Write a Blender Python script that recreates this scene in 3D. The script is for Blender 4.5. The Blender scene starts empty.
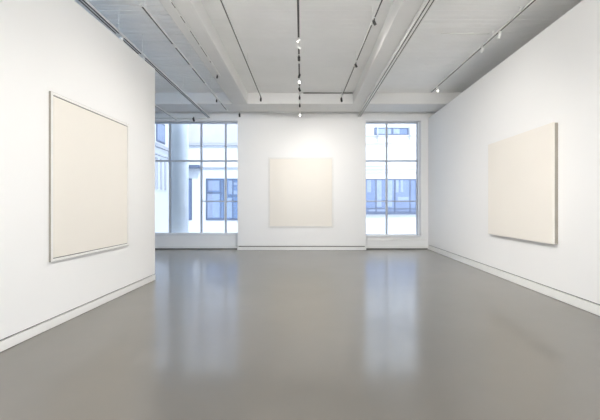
import bpy, bmesh, math, random
from mathutils import Vector, Matrix
random.seed(4)
scene = bpy.context.scene
COL = scene.collection

# ------------------------------------------------------------------ materials
def new_mat(name):
    m = bpy.data.materials.new(name); m.use_nodes = True
    nt = m.node_tree
    return m, nt, nt.nodes['Principled BSDF']

def plain(name, col, rough=0.6, metal=0.0, var=0.02, scale=6.0, bump=0.0, spec=0.5):
    """procedural paint: colour with a faint noise mottling and optional bump"""
    m, nt, b = new_mat(name)
    tc = nt.nodes.new('ShaderNodeTexCoord')
    n = nt.nodes.new('ShaderNodeTexNoise'); n.inputs['Scale'].default_value = scale
    n.inputs['Detail'].default_value = 4
    r = nt.nodes.new('ShaderNodeValToRGB')
    lo = [max(0, c*(1-var)) for c in col]; hi = [min(1, c*(1+var)) for c in col]
    r.color_ramp.elements[0].color = (*lo, 1); r.color_ramp.elements[1].color = (*hi, 1)
    r.color_ramp.elements[0].position = .3; r.color_ramp.elements[1].position = .7
    nt.links.new(tc.outputs['Object'], n.inputs['Vector'])
    nt.links.new(n.outputs['Fac'], r.inputs['Fac'])
    nt.links.new(r.outputs['Color'], b.inputs['Base Color'])
    b.inputs['Roughness'].default_value = rough
    b.inputs['Metallic'].default_value = metal
    b.inputs['Specular IOR Level'].default_value = spec
    if bump:
        n2 = nt.nodes.new('ShaderNodeTexNoise'); n2.inputs['Scale'].default_value = scale*25
        nt.links.new(tc.outputs['Object'], n2.inputs['Vector'])
        bp = nt.nodes.new('ShaderNodeBump'); bp.inputs['Strength'].default_value = bump
        bp.inputs['Distance'].default_value = .002
        nt.links.new(n2.outputs['Fac'], bp.inputs['Height'])
        nt.links.new(bp.outputs['Normal'], b.inputs['Normal'])
    return m

M = {}
M['wall']   = plain('wall_paint', (.88,.875,.865), .85, var=.006, scale=.8, bump=.05, spec=.2)
M['ceil']   = plain('ceiling_paint', (.92,.92,.91), .7, var=.02, scale=1.5, spec=.3)
M['beam']   = plain('beam_paint', (.78,.78,.77), .85, var=.015, scale=2, spec=.2)
M['base']   = plain('baseboard_paint', (.84,.835,.81), .5, var=.01, scale=3)
M['gap']    = plain('recess_shade_paint', (.16,.155,.15), .8)  # dark tone stands in for the shade inside gaps and recesses
M['white']  = plain('white_powder_coat', (.80,.80,.78), .7, var=.01)
M['black']  = plain('black_plastic', (.035,.035,.036), .5, var=.1)
M['slot']   = plain('track_contact_slot', (.06,.06,.058), .6, var=.1)
M['grey']   = plain('grey_conduit', (.30,.30,.29), .5)
M['frame']  = plain('window_frame_paint', (.46,.49,.54), .45, var=.02)
M['sill']   = plain('sill_paint', (.85,.86,.87), .35, var=.01)
M['canvas'] = plain('cream_canvas', (.84,.80,.735), .8, var=.008, scale=1.2, bump=.25, spec=.2)
M['pframe'] = plain('pale_painted_frame', (.86,.85,.82), .5, var=.01)
M['pside']  = plain('stretcher_wood_edge_shade', (.33,.30,.26), .7, var=.05)  # stretcher wood, also the painted shade on frame sides
M['facade'] = plain('white_stucco', (.68,.70,.73), .9, var=.02, scale=2)
M['facade2']= plain('lilac_grey_stucco', (.50,.49,.55), .9, var=.05, scale=1.5)
M['ledge']  = plain('stone_ledge', (.42,.43,.47), .8)
M['blueglass'] = plain('blue_tinted_glass', (.155,.205,.33), .25, var=.12, scale=1.2)
M['blueframe'] = plain('blue_grey_window_frame', (.10,.125,.19), .5)
M['paleblue']  = plain('pale_blue_blind', (.26,.31,.43), .6, var=.06)
M['concrete']  = plain('pale_concrete_column', (.84,.87,.9), .7, var=.03, scale=3)
M['street']    = plain('pale_paving', (.62,.63,.66), .9, var=.05)

def floor_mat():
    m, nt, b = new_mat('polished_concrete')
    tc = nt.nodes.new('ShaderNodeTexCoord')
    n = nt.nodes.new('ShaderNodeTexNoise'); n.inputs['Scale'].default_value = .7; n.inputs['Detail'].default_value = 6
    n.inputs['Roughness'].default_value = .6
    r = nt.nodes.new('ShaderNodeValToRGB')
    r.color_ramp.elements[0].color = (.166,.153,.133,1); r.color_ramp.elements[0].position = .3
    r.color_ramp.elements[1].color = (.186,.172,.150,1); r.color_ramp.elements[1].position = .7
    nt.links.new(tc.outputs['Object'], n.inputs['Vector']); nt.links.new(n.outputs['Fac'], r.inputs['Fac'])
    n2 = nt.nodes.new('ShaderNodeTexNoise'); n2.inputs['Scale'].default_value = 3; n2.inputs['Detail'].default_value = 5
    mr = nt.nodes.new('ShaderNodeMapRange')
    mr.inputs['From Min'].default_value = .3; mr.inputs['From Max'].default_value = .7
    mr.inputs['To Min'].default_value = .13; mr.inputs['To Max'].default_value = .18
    nt.links.new(tc.outputs['Object'], n2.inputs['Vector']); nt.links.new(n2.outputs['Fac'], mr.inputs['Value'])
    # clear sealer over concrete: fresnel mix of a diffuse body and a satin gloss, gloss capped at 70 %
    nt.nodes.remove(b)
    out = nt.nodes['Material Output']
    df = nt.nodes.new('ShaderNodeBsdfDiffuse'); gl = nt.nodes.new('ShaderNodeBsdfGlossy')
    fr = nt.nodes.new('ShaderNodeFresnel'); fr.inputs['IOR'].default_value = 1.75
    mn = nt.nodes.new('ShaderNodeMath'); mn.operation = 'MINIMUM'; mn.inputs[1].default_value = .70
    mx = nt.nodes.new('ShaderNodeMixShader'); gl.inputs['Color'].default_value = (1,1,1,1)
    nt.links.new(r.outputs['Color'], df.inputs['Color']); nt.links.new(mr.outputs['Result'], gl.inputs['Roughness'])
    nt.links.new(fr.outputs[0], mn.inputs[0]); nt.links.new(mn.outputs[0], mx.inputs[0])
    gh = nt.nodes.new('ShaderNodeBsdfGlossy'); gh.inputs['Roughness'].default_value = .32; gh.inputs['Color'].default_value = (1,1,1,1)
    gm = nt.nodes.new('ShaderNodeMixShader'); gm.inputs[0].default_value = .38
    nt.links.new(gl.outputs[0], gm.inputs[1]); nt.links.new(gh.outputs[0], gm.inputs[2])
    nt.links.new(df.outputs[0], mx.inputs[1]); nt.links.new(gm.outputs[0], mx.inputs[2])
    nt.links.new(mx.outputs[0], out.inputs['Surface'])
    return m
M['floor'] = floor_mat()

def glass_mat(tint):
    m = bpy.data.materials.new('tinted_window_glass'); m.use_nodes = True
    nt = m.node_tree; nt.nodes.clear()
    o = nt.nodes.new('ShaderNodeOutputMaterial'); mix = nt.nodes.new('ShaderNodeMixShader')
    t = nt.nodes.new('ShaderNodeBsdfTransparent'); g = nt.nodes.new('ShaderNodeBsdfGlossy')
    t.inputs['Color'].default_value = (*tint,1)
    g.inputs['Roughness'].default_value = .02
    f = nt.nodes.new('ShaderNodeFresnel'); f.inputs['IOR'].default_value = 1.35
    nt.links.new(f.outputs[0], mix.inputs[0]); nt.links.new(t.outputs[0], mix.inputs[1]); nt.links.new(g.outputs[0], mix.inputs[2])
    nt.links.new(mix.outputs[0], o.inputs[0])
    return m
M['glass'] = glass_mat((.93,.96,.985))
M['blue_pane'] = glass_mat((.60,.79,1.0))  # blue tint cools the daylight let into the left room

def emit_mat(name, col, s):
    m, nt, b = new_mat(name)
    b.inputs['Base Color'].default_value = (.9,.9,.88,1)
    b.inputs['Emission Color'].default_value = (*col,1)
    b.inputs['Emission Strength'].default_value = s
    return m
M['lens'] = emit_mat('lamp_lens', (1,.95,.86), 6)

# ------------------------------------------------------------------ mesh helpers
def obj(name, bm, mat, parent=None, bevel=0, smooth=False):
    me = bpy.data.meshes.new(name)
    bmesh.ops.recalc_face_normals(bm, faces=bm.faces)
    bm.to_mesh(me); bm.free()
    if smooth:
        for p in me.polygons: p.use_smooth = True
    me.materials.append(M[mat])
    o = bpy.data.objects.new(name, me); COL.objects.link(o)
    if parent: o.parent = parent
    if bevel:
        md = o.modifiers.new('bevel','BEVEL'); md.width = bevel; md.segments = 2; md.limit_method = 'ANGLE'
    return o

def prism(bm, foot, z0, z1):
    lo = [bm.verts.new((x,y,z0)) for x,y in foot]; hi = [bm.verts.new((x,y,z1)) for x,y in foot]
    bm.faces.new(lo[::-1]); bm.faces.new(hi)
    n = len(foot)
    for i in range(n):
        bm.faces.new((lo[i], lo[(i+1)%n], hi[(i+1)%n], hi[i]))
def box(bm, x0,x1,y0,y1,z0,z1):
    prism(bm, [(x0,y0),(x1,y0),(x1,y1),(x0,y1)], z0, z1)
def bx(*a):
    bm = bmesh.new(); box(bm,*a); return bm
def cyl(bm, p0, p1, r0, r1=None, seg=16, caps=True):
    p0 = Vector(p0); p1 = Vector(p1); r1 = r0 if r1 is None else r1
    d = (p1-p0); q = d.to_track_quat('Z','Y').to_matrix().to_4x4()
    mt = Matrix.Translation((p0+p1)/2) @ q
    bmesh.ops.create_cone(bm, cap_ends=caps, segments=seg, radius1=r0, radius2=r1, depth=d.length, matrix=mt)
def pipe(pts, r, seg=8):
    bm = bmesh.new()
    for a,b in zip(pts, pts[1:]): cyl(bm, a, b, r, seg=seg)
    return bm

def struct(name, bm, mat, parent=None, bevel=0, smooth=False):
    o = obj(name, bm, mat, parent, bevel, smooth)
    if parent is None: o['kind'] = 'structure'
    return o
def thing(name, label, cat, loc=(0,0,0), group=None, rot=None):
    o = bpy.data.objects.new(name, None); COL.objects.link(o)
    o.location = loc; o.empty_display_size = .1
    if rot: o.rotation_euler = rot
    o['label'] = label; o['category'] = cat
    if group: o['group'] = group
    return o
def tag(o, label, cat, group=None):
    o['label'] = label; o['category'] = cat
    if group: o['group'] = group
    return o

# ------------------------------------------------------------------ room shell
XL, XR, YF, YB = -7.6, 4.85, -3.2, 12.2
struct('floor', bx(XL-.3, XR+.3, YF-.3, 12.55, -.2, 0), 'floor')

# ceiling deck: painted boards 15 cm wide with a groove at each joint
def deck(xa, xb, gw, gd):
    bm = bmesh.new(); y = YF-.3; prof = []
    while y < 12.55:
        e = min(y+.15, 12.55)
        prof += [(y,4.875),(e-gw,4.875),(e-gw*.85,4.875+gd),(e-gw*.15,4.875+gd)]
        y = e
    prof += [(12.55,4.875)]
    lo0 = [bm.verts.new((xa,a,b)) for a,b in prof]; lo1 = [bm.verts.new((xb,a,b)) for a,b in prof]
    for i in range(len(prof)-1):
        bm.faces.new((lo0[i],lo0[i+1],lo1[i+1],lo1[i]))
    t0a,t0b = bm.verts.new((xa,prof[0][0],5.25)), bm.verts.new((xa,12.55,5.25))
    t1a,t1b = bm.verts.new((xb,prof[0][0],5.25)), bm.verts.new((xb,12.55,5.25))
    bm.faces.new((t0a,t1a,t1b,t0b)); bm.faces.new((t0a,lo0[0],lo1[0],t1a)); bm.faces.new((t0b,t1b,lo1[-1],lo0[-1]))
    bm.faces.new(lo0+[t0b,t0a]); bm.faces.new(lo1+[t1b,t1a])
    struct('ceiling', bm, 'ceil')
deck(XL-.3, -1.9, .024, .025)      # open joints in the left bay
deck(-1.9, XR+.3, .007, .004)      # tight, paint-filled joints elsewhere

# beams
struct('trim_1', bx(-2.16,-1.69, YF,10.8, 4.53,4.876), 'beam', bevel=.02)      # left long beam
struct('trim_2', bx(1.47,1.79, YF,10.8, 4.53,4.876), 'beam', bevel=.02)        # right long beam
struct('trim_3', bx(XL,XR, 10.8,11.7, 4.53,4.876), 'beam', bevel=.015)         # cross beam before the windows

# window wall
LX0, LX1, RX0, RX1 = -6.6, -1.9, 1.75, 3.965
bm = bmesh.new()
for a in [(XL-.3,LX0,0,4.9),(LX1,RX0,0,4.9),(RX1,XR+.3,0,4.9),
          (LX0,LX1,0,.49),(RX0,RX1,0,.44),(LX0,LX1,4.36,4.9),(RX0,RX1,4.36,4.9)]:
    box(bm, a[0],a[1], YB, 12.55, a[2], a[3])
struct('wall_back', bm, 'wall')
struct('trim_4', bx(LX0-.03,LX1+.03, YB-.035,YB+.2, .485,.515), 'sill', bevel=.004)
struct('trim_5', bx(RX0-.03,RX1+.015, YB-.035,YB+.2, .425,.455), 'sill', bevel=.004)
struct('baseboard_back', bx(XL,4.19, YB-.02,YB, 0.035,.115), 'base', bevel=.004)
struct('trim_shade_strip', bx(XL,4.19, YB-.006,YB, 0.0,.035), 'gap')  # dark strip painted as the shade under the baseboard
struct('trim_6', bx(2.0,4.18, YB-.012,YB, .30,.335), 'base', bevel=.003)
struct('trim_7', bx(XL,4.8, YB-.05,YB, 4.60,4.66), 'beam', bevel=.004)
# outer shell
# wall behind the viewer; two tall window openings added to bring in daylight
bm = bmesh.new()
for a in [(XL-.3,-7.2,0,4.9),(-3.5,-2.9,0,4.9),(3.4,XR+.3,0,4.9),(-7.2,-3.5,0,.5),(-2.9,3.4,0,.5),(-7.2,-3.5,4.78,4.9),(-2.9,3.4,4.78,4.9)]:
    box(bm, a[0],a[1], YF-.3,YF, a[2],a[3])
struct('wall_front', bm, 'wall')
struct('window_added', bx(-7.2,-3.5,YF-.16,YF-.15,.5,4.78), 'blue_pane')  # added pane, out of view, tinting the light for the left bay
struct('wall_far_left', bx(XL-.3,XL, YF,12.2, 0,4.9), 'wall')
struct('wall_far_right', bx(XR,XR+.3, YF,12.2, 0,4.9), 'wall')

# partitions with a gap above the baseboard, its shade painted on a dark core
def side_wall(tagname, fx, y0, y1, top, thick, hb, hg, sgn, endcap=False):
    """fx(y) = x of the face towards the room; sgn = direction of the thickness"""
    def foot(a, b, ya=y0, yb=y1):
        return [(fx(ya)+sgn*a,ya),(fx(yb)+sgn*a,yb),(fx(yb)+sgn*b,yb),(fx(ya)+sgn*b,ya)]
    bm = bmesh.new()
    prism(bm, foot(0,thick), hg, top)
    wo = struct('wall_'+tagname, bm, 'wall')
    bm = bmesh.new(); prism(bm, foot(.03,thick-.03, y0, y1-.03), 0, hg+.001)
    obj('shade_painted_core', bm, 'gap', wo)
    bm = bmesh.new(); prism(bm, foot(-.006,.03), .006, hb)
    prism(bm, foot(thick-.02,thick+.006), 0, hb)
    if endcap: prism(bm, [(fx(y1)+sgn*(-.006),y1-.02),(fx(y1)+sgn*(-.006),y1+.006),(fx(y1)+sgn*(thick+.006),y1+.006),(fx(y1)+sgn*(thick+.006),y1-.02)], 0, hb)
    struct('baseboard_'+tagname, bm, 'base')
xl = lambda y: -3.09+(y-3.66)*.0311
xr = lambda y: 3.98+(y-4.79)*.030
side_wall('left', xl, YF, 7.2, 4.22, .2, .108, .127, -1, True)
side_wall('right', xr, YF, YB, 4.43, .2, .142, .162, 1)
# central freestanding wall
bm = bmesh.new()
box(bm, -2.20,2.05, 11.92,12.12, .145,4.38)
wc = struct('wall_center', bm, 'wall')
obj('shade_painted_core', bx(-2.17,2.02, 11.95,12.09, 0,.146), 'gap', wc)
struct('baseboard_center', bx(-2.207,2.057, 11.905,12.135, .008,.112), 'base')

# ------------------------------------------------------------------ windows
def window(name, x0, x1, z0, z1, mulls, transoms):
    root = bpy.data.objects.new(name, None); COL.objects.link(root); root['kind'] = 'structure'
    root.location = ((x0+x1)/2, 12.43, z0)
    def part(n, bm, m, bevel=0):
        o = obj(n, bm, m, root, bevel); o.matrix_parent_inverse = Matrix.Translation(root.location).inverted(); return o
    bm = bmesh.new(); w = .055
    box(bm, x0,x0+w, 12.40,12.47, z0,z1); box(bm, x1-w,x1, 12.40,12.47, z0,z1)
    box(bm, x0+w,x1-w, 12.40,12.47, z1-w,z1)
    part('frame', bm, 'frame')
    part('bottom_rail', bx(x0+w,x1-w, 12.40,12.47, z0,z0+w), 'sill')
    for mx in mulls: part('mullion', bx(mx-.03,mx+.03, 12.395,12.475, z0+w,z1-w), 'frame')
    for a,b,z,h in transoms: part('transom', bx(a,b, 12.40,12.47, z-h,z+h), 'frame')
    part('glass_pane', bx(x0+.02,x1-.02, 12.432,12.438, z0+.02,z1-.02), 'glass')
window('window_1', LX0, LX1, .49, 4.36, [-5.6,-4.62,-3.54,-2.70],
       [(LX0+.055,LX1-.055,3.02,.028),(-3.51,LX1-.055,1.63,.020)])
window('window_2', RX0, RX1-.03, .44, 4.36, [2.85],
       [(RX0+.055,RX1-.085,3.02,.028),(RX0+.055,RX1-.085,1.63,.018)])

# ------------------------------------------------------------------ paintings
def painting(name, label, loc, rz, w, h, kind, gap=.010):
    """local frame: x = width, -y = out of the wall, z = height; origin at the wall, bottom centre"""
    t = thing(name, label, 'painting', loc, rot=(0,0,rz))
    if kind == 'floater':
        fw, d = .032, .028
        bm = bmesh.new()
        for s in (-1,1):
            x = s*(w/2-fw/2); box(bm, x-fw/2,x+fw/2, -d,0, 0,h)
        box(bm, -w/2+fw,w/2-fw, -d,0, 0,fw); box(bm, -w/2+fw,w/2-fw, -d,0, h-fw,h)
        obj('frame', bm, 'pframe', t)
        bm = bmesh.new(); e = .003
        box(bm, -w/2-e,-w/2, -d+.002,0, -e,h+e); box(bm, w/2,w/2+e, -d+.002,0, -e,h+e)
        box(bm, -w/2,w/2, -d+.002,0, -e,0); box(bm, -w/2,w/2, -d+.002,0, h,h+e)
        obj('frame_edge_shade', bm, 'pside', t)  # taupe band: shade put into the colour of the frame's outer sides
        obj('backing_board', bx(-w/2+fw,w/2-fw, -.012,-.004, fw,h-fw), 'gap', t)
        g = gap
        obj('canvas', bx(-w/2+fw+g,w/2-fw-g, -d+.005,-.012, fw+g,h-fw-g), 'canvas', t, bevel=.004)
    else:
        obj('canvas', bx(-w/2,w/2, -.085,-.052, 0,h), 'canvas', t, bevel=.004)
        bm = bmesh.new(); i = .005
        for s in (-1,1):
            x = s*(w/2-i-.02); box(bm, x-.02,x+.02, -.052,0, i,h-i)
        box(bm, -w/2+i+.04,w/2-i-.04, -.052,0, i,i+.04); box(bm, -w/2+i+.04,w/2-i-.04, -.045,0, h-i-.04,h-i)
        obj('stretcher', bm, 'pside', t)
    return t
# left wall painting spans y 4.29..6.08
ang = math.atan(.0311)
painting('framed_painting', 'large blank cream canvas in thin pale frame on the left wall',
         (xl(5.235)+.001, 5.235, .813), math.pi/2-ang, 1.81, 2.055, 'floater', .011)
painting('framed_painting', 'near-square blank cream canvas centred on the freestanding end wall',
         (-.105, 11.919, .765), 0, 2.13, 2.30, 'floater', .004)
ang2 = math.atan(.030)
painting('unframed_painting', 'deep-edged blank cream canvas on the long right wall',
         (xr(6.73)-.001, 6.73, .88), -math.pi/2-ang2, 2.12, 1.925, 'deep')

# ------------------------------------------------------------------ lighting tracks
def track(label, a, b, z, slots, w=.036, sw=.018, h=.032, double=False, rods=(), top=4.875, grp=None):
    """a, b: plan end points; slots: list of (d0, d1) distances in y where the dark contact slot is open"""
    a = Vector((a[0],a[1],z)); b = Vector((b[0],b[1],z))
    L = (b-a).length; d = (b-a).normalized(); rz = math.atan2(d.y, d.x)
    t = thing('lighting_track', label, 'lighting track', a, group=grp, rot=(0,0,rz))
    bm = bmesh.new()
    offs = [-w/4, w/4] if double else [0]
    box(bm, 0,L, -w/2,w/2, h*.6,h)                      # top web
    edges = [-w/2]
    for o in offs: edges += [o-sw/2, o+sw/2]
    edges += [w/2]
    for i in range(0,len(edges),2): box(bm, 0,L, edges[i],edges[i+1], 0,h*.6)
    obj('housing', bm, 'white', t)
    def s_of(y): return max(0, min(L, (y-a.y)/d.y))
    iv = sorted((s_of(p), s_of(q)) for p,q in slots)
    for (p,q) in iv:
        if q-p < .01: continue
        for o in offs: obj('contact_slot', bx(p,q, o-sw/2,o+sw/2, h*.12,h*.6), 'slot', t)
    gaps = []; cur = 0
    for p,q in iv:
        if p-cur > .01: gaps.append((cur,p))
        cur = max(cur,q)
    if L-cur > .01: gaps.append((cur,L))
    for p,q in gaps: obj('joiner_cover', bx(p,q, -w/2,w/2, -.004,0), 'white', t)
    if top-z < .05:
        for q in (L*.2, L*.8): obj('mounting_clip', bx(q-.03,q+.03, -w/2-.004,w/2+.004, h*.7,top-z), 'white', t)
    for y in rods:
        s = s_of(y); bm = bmesh.new(); cyl(bm, (s,0,h), (s,0,top-z), .006, seg=8); obj('hanger_rod', bm, 'white', t)
    return t
ALL = [(-10,20)]
track('double-slot white track running just above the top of the left wall', (-3.19,-1.0), (-3.19,12.1), 4.43,
      [(-1,6.16),(6.32,7.0),(7.16,12.1)], w=.10, sw=.030, double=True, rods=(1,3,6.2,7.1,9.5))
track('slim track in the left ceiling bay, broken into dashes', (-2.415,5.33), (-2.415,11.3), 4.455,
      [(5.36,6.62),(6.76,7.6),(7.78,8.75),(10.45,11.2)], w=.042, sw=.028, rods=(5.5,7.7,9.3))
track('short track near the far left window, half hidden by the left wall', (-4.26,6.0), (-4.26,12.05), 4.33,
      ALL, w=.05, sw=.024, rods=(7,9,))
track('surface track of broken dashes under the left long beam', (-1.965,4.6), (-1.965,8.4), 4.505,
      [(5.33,5.5),(5.72,5.95),(6.2,6.75),(6.82,7.3),(7.5,7.6)], w=.030, sw=.014, h=.022, top=4.5305)
track('thin track just right of the left long beam', (-1.285,-1.0), (-1.24,10.5), 4.6,
      ALL, w=.038, sw=.020, rods=(2,5.5,8,10.2))
track('centre track carrying a string of small spotlights', (-.045,-1.0), (-.13,11.6), 4.45,
      [(-1,6.35),(6.77,7.05),(7.5,8.2),(8.78,8.95)], w=.044, sw=.030, rods=(1.5,4.5,7.3,9.8))
track('thin track just left of the right long beam, with two black lamps', (1.315,-1.0), (1.075,10.6), 4.6,
      [(-1,5.95),(6.2,7.72),(8.05,10.1)], w=.036, sw=.022, rods=(2,6.1,7.9,10.4))
track('double white conduit track beside the right long beam', (1.855,-1.0), (1.855,12.1), 4.47,
      ALL, w=.120, sw=.020, h=.03, double=True, rods=(3,6.5,9.5))
track('thin track in the right ceiling bay nearest the right wall', (3.668,-1.0), (3.668,10.4), 4.75,
      ALL, w=.032, sw=.027, rods=(3,5.1,6.1,6.98,8.0,9.4))

# conduits
def conduit(label, pts, r, m, grp=None):
    return tag(obj('ceiling_pipe', pipe(pts, r), m, smooth=True), label, 'pipe', grp)
conduit('thin white pipe crossing the right ceiling bay to the thin track', [(2.69,7.07,4.863),(3.64,7.07,4.863)], .010, 'white')
conduit('dark pipe along the cross beam, right of the centre track', [(-.02,10.775,4.85),(1.46,10.775,4.85)], .018, 'grey')
conduit('pale pipe under the cross beam above the end wall, with a stub', [(-1.10,11.5,4.515),(-1.10,11.68,4.50),(-.2,11.68,4.50)], .016, 'white')
conduit('white pipe along the head of the left window', [(-5.6,12.13,4.43),(-3.2,12.13,4.43)], .024, 'white')

# ------------------------------------------------------------------ spotlights
def spot(label, x, y, ztrack, target, body='white', lamp=None, size=1.0, lit=True, group=None, shape=None):
    """a track head hanging under its track; lamp = (watts, cone_deg, blend, radius, colour)"""
    t = thing('track_spotlight', label, 'spotlight', (x,y,ztrack), group)
    s = size
    bm = bmesh.new(); box(bm, -.014*s,.014*s, -.04*s,.04*s, -.02*s,-.001); obj('adapter', bm, body, t)
    bm = bmesh.new(); cyl(bm, (0,0,-.015*s), (0,0,-.06*s), .007*s, seg=8); obj('arm', bm, body, t)
    piv = Vector((0,0,-.085*s)); d = (Vector(target)-(Vector((x,y,ztrack))+piv)).normalized()
    r, L = .034*s, .11*s
    p0 = piv - d*L*.45; p1 = piv + d*L*.55
    bm = bmesh.new()
    cyl(bm, p0 - d*.012*s, p0, r*.6, r, seg=20); cyl(bm, p0, p1, r, seg=20, caps=False)
    cyl(bm, p1, p1 - d*.03*s, r*.999, r*.72, seg=20, caps=False)
    obj('lamp_housing', bm, body, t, smooth=False)
    bm = bmesh.new(); cyl(bm, p1-d*.032*s, p1-d*.028*s, r*.75, seg=20)
    obj('lens', bm, 'lens' if lit else 'black', t)
    if lamp:
        W, cone, bl, rad, colr = lamp
        ld = bpy.data.lights.new('spot_lamp','SPOT'); ld.energy = W; ld.spot_size = math.radians(cone)
        ld.spot_blend = bl; ld.shadow_soft_size = rad; ld.color = colr
        lo = bpy.data.objects.new('spot_lamp', ld); COL.objects.link(lo); lo.parent = t
        lo.location = p1 + d*.02; lo.rotation_euler = d.to_track_quat('-Z','Y').to_euler()
    return t

WARM = (1.0,.95,.89); NEUT = (1.0,.965,.92)
G5 = 'spotlights on the centre track'
def tx(y): return -.045-(y+1)*.085/12.6
# centre track heads in view
for i,(y, b, tgt, lamp, lab) in enumerate([
    (6.36,'white',(-3.0,5.2,1.6),(95,90,1,.05,WARM),'white head on the centre track, nearest of the string'),
    (6.62,'white',(4.0,6.7,1.7),(85,110,1,.05,WARM),'white head on the centre track, right behind the nearest one'),
    (7.10,'black',(-.1,11.9,1.7),(180,66,1,.04,WARM),'black head on the centre track, nearest of the black ones'),
    (8.05,'black',(-1.2,11.9,2.4),(110,80,1,.05,NEUT),'black head on the centre track, second of the black ones'),
    (8.45,'white',(-.1,2.0,0.0),None,'glowing white head midway along the centre track'),
    (9.0,'black',(1.2,11.9,2.4),(110,80,1,.05,NEUT),'black head on the centre track, third of the black ones'),
    (9.70,'black',(-.1,11.9,3.2),None,'small black head on the centre track in front of the cross beam'),
    (10.45,'black',(-.1,11.9,3.2),None,'small black head on the centre track at the cross beam'),
    (11.45,'white',(-.1,4.0,0.5),None,'glowing white head at the far end of the centre track')]):
    spot(lab, tx(y), y, 4.45, tgt, b, lamp, size=[.6,.6,.75,.75,.7,.75,.75,.75,1][i], lit=True, group=G5)
# lamps on the right-centre track
tr = lambda y: 1.315-(y+1)*.24/11.6
spot('black lamp on the thin track left of the right beam, nearer of two', tr(6.0),6.0,4.6,(3.4,6.4,0),'black',(60,70,1,.05,WARM), size=.7)
spot('black lamp on the thin track left of the right beam, farther of two', tr(7.85),7.85,4.6,(3.6,9.2,0),'black',(60,76,1,.05,NEUT), size=.7)
spot('tiny black head at the far end of the track left of the right beam', tr(10.35),10.35,4.6,(1.5,11.9,2.5),'black', size=.9)
spot('tiny black head on the left-centre track near the cross beam', -1.242,10.35,4.6,(-1.5,11.9,2.5),'black', size=.8)
spot('small black head under the beam left of the centre, halfway along', -2.02,8.38,4.53,(-3,10,0),'black', size=.55)
spot('small black head hanging in the left ceiling bay', -2.44,10.05,4.455,(-3,12,0),'black', size=.6)
spot('small black head just above the left end of the freestanding wall', -2.12,11.85,4.53,(-2.2,14,0),'black', size=.9, lit=False)
spot('small black head at the top of the left window', -3.68,12.0,4.43,(-3.7,14,3),'black', size=1., lit=False)
spot('white head with black face on the track over the left wall, nearer', -3.17,6.26,4.43,(-2.9,9,0),'white', size=.8, lit=False)
spot('white head with black face on the track over the left wall, farther', -3.17,7.1,4.43,(-2.9,9,0),'white', size=.8, lit=False)
spot('white head at the far end of the thin track nearest the right wall', 3.668,9.9,4.75,(4.1,7,1),'white', size=1.0)
spot('slim white head hanging near the right wall, under the ceiling pipe', 3.668,6.75,4.75,(3.3,8.4,1),'white', size=.8)
spot('slim white head hanging near the right wall, a step farther back', 3.668,7.4,4.75,(3.3,9,1),'white', size=.8)
# unseen heads added over the viewer to light the walls and floor
FG = 'added unseen spotlights over the near part of the room'
for x,y,z,tg,W,cone in [
    (-.06,2.8,4.45,(-3.1,2.6,1.4),60,76),(-.06,4.7,4.45,(-3.0,5.2,1.5),70,76),(-.06,.6,4.45,(-3.2,0,1.2),45,76),
    (-.06,1.2,4.45,(4.0,1.0,1.3),120,72),(-.06,3.4,4.45,(3.95,3.6,1.5),180,72),(-.06,4.85,4.45,(4.05,7.6,1.6),275,70),
    (-.06,2.0,4.45,(0,5.0,0),190,140),(-.06,4.4,4.45,(0,9.0,0),190,130),(-.06,-.5,4.45,(0,1,0),150,150)]:
    spot('added unseen white spotlight above the near part of the room', x,y,z,tg,'white',(W,cone,1,.08,NEUT),group=FG)
# unseen lamp lighting the room behind the left wall
spot('unseen white spotlight behind the left wall', -4.26,8.3,4.33,(-6.5,8,1),'white',(90,140,1,.08,NEUT))

# ------------------------------------------------------------------ outside
struct('pavement', bx(-16,16, 12.6,34, -.35,-.15), 'street')
def tpart(root, n, bm, m, parent=None, bevel=0):
    return obj(n, bm, m, parent or root, bevel)
# round column just outside the glass
t = thing('round_column', 'round pale concrete column outside the left window', 'column', (-4.5,12.98,-.15))
bm = bmesh.new(); cyl(bm, (0,0,0),(0,0,5.6), .325, seg=48); obj('shaft', bm, 'concrete', t, smooth=False)
for p in t.children[0].data.polygons: p.use_smooth = abs(p.normal.z) < .5
bm = bmesh.new(); cyl(bm, (0,0,0),(0,0,.35), .36, seg=48); obj('base', bm, 'concrete', t)

# opposite building
b = thing('white_building', 'white stucco building across the street, facing the windows', 'building', (0,20,-.15))
Y = 0.0
def ob(n, x0,x1,y0,y1,z0,z1, m, parent=None, bevel=0):
    o = obj(n, bx(x0,x1,y0,y1,z0+.15,z1+.15), m, parent or b, bevel); return o
ob('wall', -9,11, 0,6, -.15,8.5, 'facade')
ob('upper_panel', -6.7,-1.0, -.04,.0, 4.95,6.4, 'facade2')
ob('belt_course', -7.4,-.5, -.12,.0, 4.80,4.92, 'ledge')
ob('belt_course', .5,9, -.12,.0, 4.88,4.98, 'ledge')
ob('thin_ledge', -5.75,-.5, -.10,.0, 3.55,3.61, 'ledge')
ob('awning', -6.85,-5.70, -.45,.0, 3.53,3.68, 'blueframe')
for z in (3.68,3.48,3.30): ob('thin_ledge', 1.0,8.5, -.07,.0, z-.02,z+.02, 'ledge')
ob('base_course', -7.4,-2.0, -.06,.0, -.15,.55, 'facade')
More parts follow.
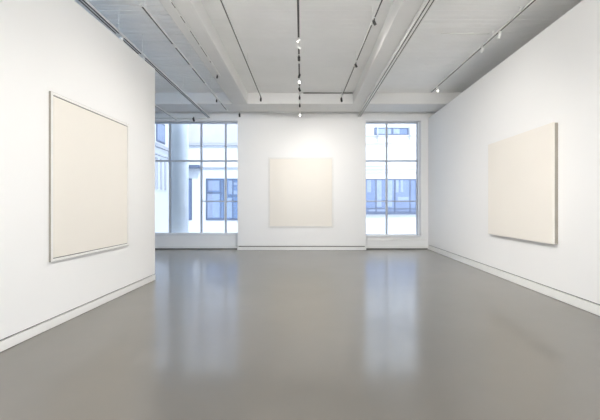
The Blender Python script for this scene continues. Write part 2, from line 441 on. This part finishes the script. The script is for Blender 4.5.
def bwin(x0,x1,z0,z1, vbars=(), hbars=(), blinds=()):
    f = bmesh.new(); w = .06
    box(f, x0,x0+w,-.05,.02,z0+.15,z1+.15); box(f, x1-w,x1,-.05,.02,z0+.15,z1+.15)
    box(f, x0+w,x1-w,-.05,.02,z0+.15,z0+w+.15); box(f, x0+w,x1-w,-.05,.02,z1-w+.15,z1+.15)
    for v in vbars: box(f, v-.03,v+.03,-.05,.02,z0+w+.15,z1-w+.15)
    for hh in hbars: box(f, x0+w,x1-w,-.048,.02,hh-.03+.15,hh+.03+.15)
    fo = obj('window', f, 'blueframe', b)
    obj('pane', bx(x0+w,x1-w,-.02,-.005,z0+w+.15,z1-w+.15), 'blueglass', fo)
    for (a,c,d,e) in blinds: obj('blind', bx(a,c,-.035,-.021,d+.15,e+.15), 'paleblue', fo)
bwin(-5.44,-4.42,.67,2.97, vbars=(-4.62,), hbars=(2.17,), blinds=((-5.36,-4.68,.80,2.12),(-5.30,-4.70,2.3,2.85)))
bwin(-4.33,-3.10,.67,2.97, vbars=(-3.95,), hbars=(2.0,), blinds=((-4.27,-4.0,.8,1.9),(-4.2,-3.98,2.1,2.85),(-3.9,-3.5,2.1,2.3),(-3.9,-3.3,2.62,2.75)))
bwin(-6.95,-6.22,.67,2.97, blinds=())
# shop front seen through the right window
bwin(1.6,6.27,1.08,2.95, vbars=(4.0,5.05,5.9), hbars=(1.3,),
     blinds=((3.5,3.72,2.2,2.9),(3.95,4.3,1.4,2.88),(4.5,4.9,1.4,2.88),(5.1,5.25,2.2,2.88),(5.35,5.5,2.2,2.88),(5.2,5.8,1.75,1.95),(3.6,4.6,1.12,1.26)))
ob('shop_sill', 1.5,6.37, -.16,.0, .98,1.10, 'blueframe')
bwin(3.9,5.8,5.38,5.80, vbars=(4.9,), blinds=((3.98,4.84,5.45,5.73),(4.97,5.3,5.45,5.73)))
ob('thin_ledge', 3.0,6.4, -.1,.0, 5.30,5.37, 'ledge')
ob('downpipe', 4.05,4.11, -.1,-.04, 4.98,5.85, 'ledge'); ob('downpipe', 5.84,5.90, -.1,-.04, 5.1,5.85, 'ledge')

# side building on the left of the yard
s = thing('side_building', 'pale building wing at the far left, receding beside the column', 'building', (-7.5,13.2,-.15))
def sb(n, x0,x1,y0,y1,z0,z1, m, parent=None):
    return obj(n, bx(x0+7.5,x1+7.5,y0-13.2,y1-13.2,z0+.15,z1+.15), m, parent or s)
sb('wall', -10.5,-7.5,13.2,19.9,-.15,8.5, 'facade')
w = sb('window', -7.55,-7.46,18.25,19.35,4.75,5.8, 'blueframe')
sb('pane', -7.47,-7.45,18.33,19.27,4.83,5.72, 'paleblue', w)
sb('ledge', -7.5,-7.35,14,19.9,4.45,4.60, 'ledge')
sb('ledge', -7.5,-7.42,14,19.9,4.05,4.12, 'ledge')
for y0 in (17.6,18.15,18.7,19.25): sb('pilaster', -7.5,-7.44,y0,y0+.22,2.3,3.9, 'ledge')

# ------------------------------------------------------------------ daylight
w = bpy.data.worlds.new('world'); scene.world = w; w.use_nodes = True
nt = w.node_tree; bg = nt.nodes['Background']
# bright glow added below the horizon to lift the ceiling, blue-white sky above
tc = nt.nodes.new('ShaderNodeTexCoord'); sx = nt.nodes.new('ShaderNodeSeparateXYZ')
rp = nt.nodes.new('ShaderNodeValToRGB'); mr = nt.nodes.new('ShaderNodeMapRange')
mr.inputs['From Min'].default_value = -.3; mr.inputs['From Max'].default_value = .3
nt.links.new(tc.outputs['Generated'], sx.inputs[0]); nt.links.new(sx.outputs['Z'], mr.inputs['Value'])
rp.color_ramp.elements[0].color = (1.0,.975,.935,1); rp.color_ramp.elements[0].position = .3
rp.color_ramp.elements[1].color = (.235,.285,.355,1); rp.color_ramp.elements[1].position = .7
nt.links.new(mr.outputs[0], rp.inputs['Fac']); nt.links.new(rp.outputs['Color'], bg.inputs['Color'])
bg.inputs['Strength'].default_value = 6.0
sd = bpy.data.lights.new('sun','SUN'); sd.energy = 3.1; sd.angle = math.radians(3); sd.color = (1,.97,.93)
so = bpy.data.objects.new('sun', sd); COL.objects.link(so)
so.rotation_euler = Vector((-.30,.62,-.78)).to_track_quat('-Z','Y').to_euler(); so.location = (0,0,12)

# ------------------------------------------------------------------ camera
cd = bpy.data.cameras.new('camera'); cd.sensor_width = 36; cd.lens = 21.6
cd.shift_x = -4/600; cd.shift_y = -5/600; cd.clip_start = .05; cd.clip_end = 200
co = bpy.data.objects.new('camera', cd); COL.objects.link(co)
co.location = (0,0,1.5); co.rotation_euler = (math.pi/2,0,0)
scene.camera = co
vs = scene.view_settings
vs.view_transform = 'Standard'; vs.look = 'None'; vs.gamma = 1; vs.exposure = .22; vs.use_curve_mapping = False
try:
    scene.cycles.use_denoising = True
    scene.cycles.max_bounces = 12; scene.cycles.diffuse_bounces = 8; scene.cycles.transparent_max_bounces = 16
    scene.cycles.sample_clamp_indirect = 6
except Exception: pass
